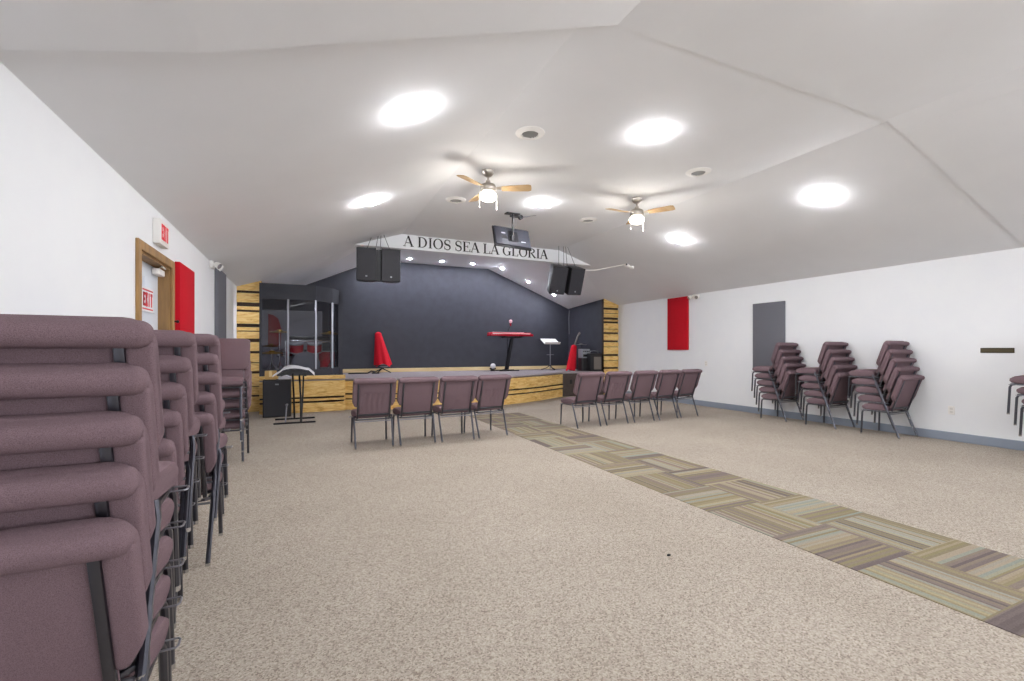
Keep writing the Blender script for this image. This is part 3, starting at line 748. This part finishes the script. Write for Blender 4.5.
# hanging speaker pairs
def hung(x, y, z, yaw, pitch, label, gap_w=.04):
    t = thing('hanging_speakers', label, 'speakers', (x, y, z), 0, 'hanging speaker pairs')
    B = Matrix.Rotation(yaw, 4, 'Z') @ Matrix.Rotation(pitch, 4, 'X')
    for s in (-1, 1):
        T = B @ Matrix.Translation((s * .197, 0, 0)) @ Matrix.Rotation(R(5) * s, 4, 'Z')
        c = MB().prism([(-.17, -.16), (.17, -.16), (.11, .19), (-.11, .19)], 'z', -.29, .29, .01, 2, M=T).build('cabinet', M_blackp, t)
        MB().box((-.162, -.168, -.28), (.162, -.158, .28), .004, 1, M=T).build('grille', M_grille, c)
        MB().box((-.016, -.171, -.22), (.016, -.167, -.195), .002, 1, M=T).build('badge', M_amp, c)
    MB().box((-.05, .0, -.28), (.05, .12, .285), .004, 1, M=B).build('coupling_bar', M_blackm, t)
    for (px, py, qx) in ((-.2, -.02, -.12), (-.05, .05, 0.), (.2, -.02, .1), (.03, .05, .05)):
        a_ = B @ Vector((px, py, .285)); q = Vector((qx, .04, 0)); q.z = zc(x + q.x) - z
        MB().tube([a_, (a_ + q) / 2, q], .005, 6).build('hanging_chain', M_metal, t)
hung(1.235, 8.6, 2.775, R(-6), R(4), 'pair of black speakers hung from the ceiling, left of the lettering')
hung(5.1, 8.55, 2.755, R(-4), R(22), 'pair of black speakers hung tilted from the ceiling, right of the lettering')
tag(MB().tube([(5.3, 8.6, 3.0), (5.45, 8.5, 2.97), (5.75, 8.3, 2.97), (6.1, 8.15, 3.05), (6.33, 8.07, zr(6.33) - .012)], .009, 8).build('speaker_cable', M_white), 'white cable running from the right hanging speakers to the sloped ceiling', 'cable')
cb = thing('ceiling_sensor', 'small white ceiling device with a dark eye on the right slope', 'sensor', (6.38, 8.07, zr(6.38)))
MB().lathe([(.02, -.05), (.045, -.04), (.055, -.015), (.055, .0)]).build('base', M_white, cb)
MB().cyl((.03, -.03, -.05), (.1, -.09, -.07), .028, .032).build('head', M_white, cb)
MB().ball((-.06, -.06, -.0), .022).build('eye', M_blackp, cb)

# ------------------------------------------------------------------ on the stage
# keyboard on a column stand
kb = thing('keyboard_stand', 'black single-column keyboard stand on the stage', 'stand', (6.0 - .62, 12.0, ST))
kb.location = (5.36, 12.0, ST)
MB().prism([(-.16, .03), (-.06, .03), (.10, .96), (.02, .96)], 'y', -.05, .05, .008, 1).build('column', M_blackm, kb)
MB().box((-.4, -.2, 0), (.2, -.15, .03), .006, 1).box((-.4, .15, 0), (.2, .2, .03), .006, 1).box((-.15, -.2, .005), (-.05, .2, .04), .006, 1).build('base', M_blackm, kb)
MB().box((-.25, -.2, .95), (-.2, .2, .98), .004, 1).box((.3, -.2, .95), (.35, .2, .98), .004, 1).box((-.25, -.02, .93), (.35, .02, .965), .004, 1).build('support_arm', M_blackm, kb)
kk = thing('keyboard', 'long red keyboard lying on the black column stand', 'keyboard', (5.37, 12.0, ST + .981))
MB().prism([(-.15, 0), (.15, 0), (.15, .1), (.02, .11), (-.02, .07), (-.15, .065)], 'x', -.66, .66, .012, 2).build('body', M_redp, kk)
MB().box((-.56, -.145, .06), (.56, -.03, .076), .003, 1).build('keys', M_paper, kk)
MB().box((-.5, .13, .105), (.5, .15, .12), .003, 1).build('rear_ridge', M_white, kk)
mc = thing('microphone_stand', 'microphone with pale foam head on a stand behind the red keyboard', 'microphone', (5.4, 12.28, ST))
MB().cyl((0, 0, .03), (0, 0, 1.1), .012).tube([(0, 0, 1.08), (0, -.1, 1.2), (-.03, -.3, 1.3)], .009).lathe([(.13, 0), (.13, .02), (.03, .035), (.02, .05)]).build('stand', M_blackm, mc)
MB().cyl((-.03, -.3, 1.28), (-.06, -.36, 1.37), .018, .026).build('microphone_body', M_redp, mc)
MB().ball((-.065, -.38, 1.4), .05).build('foam_head', mat('pink_foam', '#e9b9c0', .8), mc)
ms = thing('music_stand', 'white music stand with tilted desk at the right of the stage', 'music stand', (6.72, 12.1, ST))
MB().cyl((0, 0, .03), (0, 0, .82), .013).cyl((-.12, 0, .45), (.12, 0, .45), .008).build('pole', M_metal2, ms)
b_ = MB()
for k in range(3): an = k * 2.094 + .5; b_.tube([(0, 0, .14), (.12 * math.cos(an), .12 * math.sin(an), .05), (.27 * math.cos(an), .27 * math.sin(an), .01)], .011)
b_.build('tripod_base', M_blackm, ms)
Td = Matrix.Translation((0, 0, .84)) @ Matrix.Rotation(R(-60), 4, 'X')
MB().box((-.26, -.008, -.15), (.26, .008, .17), .004, 1, M=Td).box((-.26, -.07, -.16), (.26, .0, -.145), .003, 1, M=Td).build('desk', M_white, ms)
# small round spotlight on the floor
sp = thing('floor_spotlight', 'small black and white round lamp on the stage floor left of keyboard', 'lamp', (4.87, 12.1, ST))
MB().ball((0, -.02, .14), .075).build('lamp_head', M_paper, sp)
MB().lathe([(.07, 0), (.07, .03), (.02, .05), (.02, .1)]).box((-.09, -.02, .04), (.09, .02, .09), .01).build('base', M_blackm, sp)
# covered guitar at the left
gc = thing('covered_guitar', 'instrument on a stand covered by a red cloth, left on the stage', 'covered instrument', (1.74, 12.15, ST))
def cloth(rt, rb, h0, h1, lean, ph):
    def f(u, v):
        a_ = u * 2 * math.pi; k = v
        r_ = rt + (rb - rt) * k ** .9; r_ *= 1 + (.13 * math.sin(a_ * 5 + ph) + .07 * math.sin(a_ * 9 + 1)) * k
        if v > .97: pass
        z = h1 + (h0 - h1) * k + .04 * math.sin(a_ * 3 + ph) * k
        return Vector((r_ * math.cos(a_) + lean * k, r_ * .7 * math.sin(a_), z))
    return f
MB().grid(cloth(.085, .2, .2, .98, .12, .4), 60, 14).ball((0, 0, .985), .086, (1, .7, .8)).build('cloth', M_redc, gc)
MB().tube([(0, 0, .8), (.05, 0, .3), (.1, 0, .12), (.3, -.1, .012)], .014).tube([(.1, 0, .12), (-.15, -.12, .012)], .014).tube([(.1, 0, .12), (.02, .2, .012)], .014).tube([(-.1, -.1, .2), (.25, -.1, .2)], .012).build('guitar_stand', M_blackm, gc)
MB().ball((.14, -.05, .2), .1, (1.2, .5, .6)).build('instrument_end', mat('grey_rag', '#8d8a8e', .8), gc)
tag(MB().tube([(1.0, 11.95, ST + .012), (1.2, 11.9, ST + .02), (1.45, 11.95, ST + .012), (1.55, 12.0, ST + .06), (1.62, 11.96, ST + .05), (1.56, 11.9, ST + .014), (1.72, 11.85, ST + .014)], .018, 8).build('coiled_cable', M_blackp), 'black coiled cable on the stage beside the red covered instrument', 'cable')
# red gig bag with a neck sticking out
gb = thing('red_guitar_cover', 'red guitar cover with neck sticking out by the right stage wall', 'covered instrument', (7.05, 11.3, ST))
MB().grid(cloth(.085, .15, .015, .7, -.1, 1.7), 60, 14).ball((0, 0, .69), .085, (1, .7, .6)).build('cover', M_redc, gb)
MB().tube([(0, 0, .6), (.05, 0, .8), (.13, 0, 1.0), (.2, 0, 1.08)], [.03, .025, .025, .04]).build('neck', mat('neck_wood', '#6d6660', .5), gb)
# amplifiers
am = thing('amplifier', 'silver and black amplifier head on its cabinet beside the red guitar cover', 'amplifier', (7.2, 11.0, ST))
MB().box((-.13, -.1, 0), (.13, .14, .36), .012, 2).build('cabinet', M_blackp, am)
MB().box((-.12, -.1, .37), (.12, .13, .62), .012, 2).build('amplifier_head', M_amp, am)
k_ = MB()
for i in range(4): k_.cyl((-.09 + i * .06, -.1, .55), (-.09 + i * .06, -.125, .55), .016)
k_.build('control_knob', M_blackp, am)
MB().box((-.1, -.105, .4), (.1, -.098, .47), .002, 1).build('front_badge_strip', M_blackm, am)
a2 = thing('combo_amplifier', 'black combo amplifier with grey grille next to the right pilaster', 'amplifier', (7.43, 10.86, ST))
MB().box((-.2, -.13, 0), (.2, .15, .5), .025, 3).build('cabinet', M_blackp, a2)
MB().box((-.09, -.138, .05), (.15, -.128, .4), .004, 1).build('grille', mat('grille_cloth', '#77716b', .9), a2)
MB().tube([(-.14, 0, .5), (-.13, 0, .55), (0, 0, .57), (.13, 0, .55), (.14, 0, .5)], .014).build('handle', M_metal2, a2)
cs = thing('cymbal_and_stand', 'lone cymbal on a black stand behind the amplifiers', 'cymbal', (7.42, 11.5, ST))
MB().cyl((0, 0, .01), (0, 0, .76), .012).lathe([(.14, 0), (.14, .02), (.02, .04)]).build('stand', M_blackm, cs)
MB().lathe([(.17, .745), (.05, .76), (.04, .775), (0, .78)]).build('cymbal', M_nickel, cs)
tag(MB().tube([(SX - .02, 12.5, 2.5), (SX - .03, 12.52, 2.2), (SX - .025, 12.5, 1.75)], .016, 8).build('hanging_cable', M_grey), 'grey cable hanging down the back corner right of the stage', 'cable')

# ------------------------------------------------------------------ floor before the stage, left
pa = thing('floor_speaker', 'large black speaker cabinet on the carpet in front of the drum booth', 'speaker', (-.45, 9.72, 0))
MB().box((-.235, -.12, .0), (.235, .26, .7), .014, 2).build('cabinet', M_blackp, pa)
MB().box((-.22, -.132, .02), (.22, -.12, .685), .006, 1).build('grille', M_grille, pa)
MB().box((-.03, -.136, .6), (.03, -.131, .625), .002, 1).build('badge', M_amp, pa)
bx = thing('cardboard_box', 'small brown cardboard box on the black floor speaker', 'box', (-.56, 9.75, .7))
MB().box((-.095, -.09, 0), (.095, .09, .16), .004, 1).build('carton', M_card, bx)
MB().box((-.025, -.092, .05), (.025, .092, .162), .001, 1).build('tape', M_tan, bx)
tag(MB().prism([(-.1, 0), (.12, 0), (.13, .03), (.04, .075), (-.03, .06), (-.1, .05)], 'y', -.1, .1, .012, 2).build('folded_towel', mat('pale_towel', '#c9c8d0', .9, bump=.4, scale=60), loc=(-.33, 9.72, .7)), 'pale folded towel lying on the black floor speaker', 'towel')
ft = thing('folding_stand', 'black folding stand with two floor bars before the floor speaker', 'stand', (-.12, 8.95, 0))
MB().box((-.34, -.295, 0), (.31, -.265, .028), .005, 1).build('floor_bar', M_blackm, ft); MB().box((-.34, .235, 0), (.31, .265, .028), .005, 1).build('floor_bar', M_blackm, ft)
MB().tube([(-.03, .25, .02), (-.04, .2, .45), (-.055, .0, .84)], .016).build('leg', M_blackm, ft)
MB().tube([(.08, -.28, .02), (.075, -.2, .45), (.05, .05, .84)], .016).build('leg', M_blackm, ft); MB().tube([(.085, -.28, .02), (.11, -.1, .5), (.12, .05, .84)], .013).build('leg', M_blackm, ft)
MB().cyl((-.16, -.28, .02), (-.14, -.24, .3), .011).ball((-.14, -.24, .32), .022).build('adjusting_rod', M_metal2, ft)
def padf(u, v):
    x = -.25 + .42 * u; return Vector((x, -.2 + .4 * v, .845 + .055 * math.sin(math.pi * min(1, u * 1.05)) ))
MB().grid(padf, 16, 6, .05).build('padded_top', M_blackp, ft)
def clothf(u, v):
    x = -.36 + .66 * u
    z = .9 + .055 * math.sin(math.pi * min(1, max(0, (x + .25) / .42))) + (.02 * u) + .008 * math.sin(9 * u + 5 * v)
    if x < -.2: z -= (-.2 - x) * .55
    if x > .2: z -= (x - .2) * 1.0
    z += .03 * (v - .5)
    return Vector((x - .12, 8.95 - .22 + .44 * v, z))
tag(MB().grid(clothf, 28, 10, .006).build('white_cloth', M_paper), 'crumpled white cloth draped over the black folding stand', 'cloth')

# ------------------------------------------------------------------ world, camera, view
wd = bpy.data.worlds.new('world'); sc.world = wd; wd.use_nodes = True
wd.node_tree.nodes['Background'].inputs[0].default_value = (.92, .95, 1, 1); wd.node_tree.nodes['Background'].inputs[1].default_value = 7
cam = bpy.data.cameras.new('camera'); co = bpy.data.objects.new('camera', cam); COL.objects.link(co)
co.location = (0, 0, CAM_H); co.rotation_euler = (R(90), 0, R(-24.31))
cam.sensor_width = 36; cam.lens = 36 * 461.4 / 1024; cam.shift_y = 9.5 / 1024; cam.clip_start = .05
sc.camera = co
vs = sc.view_settings
vs.view_transform = 'Standard'; vs.look = 'None'; vs.gamma = 1; vs.use_curve_mapping = False; vs.exposure = 1.27
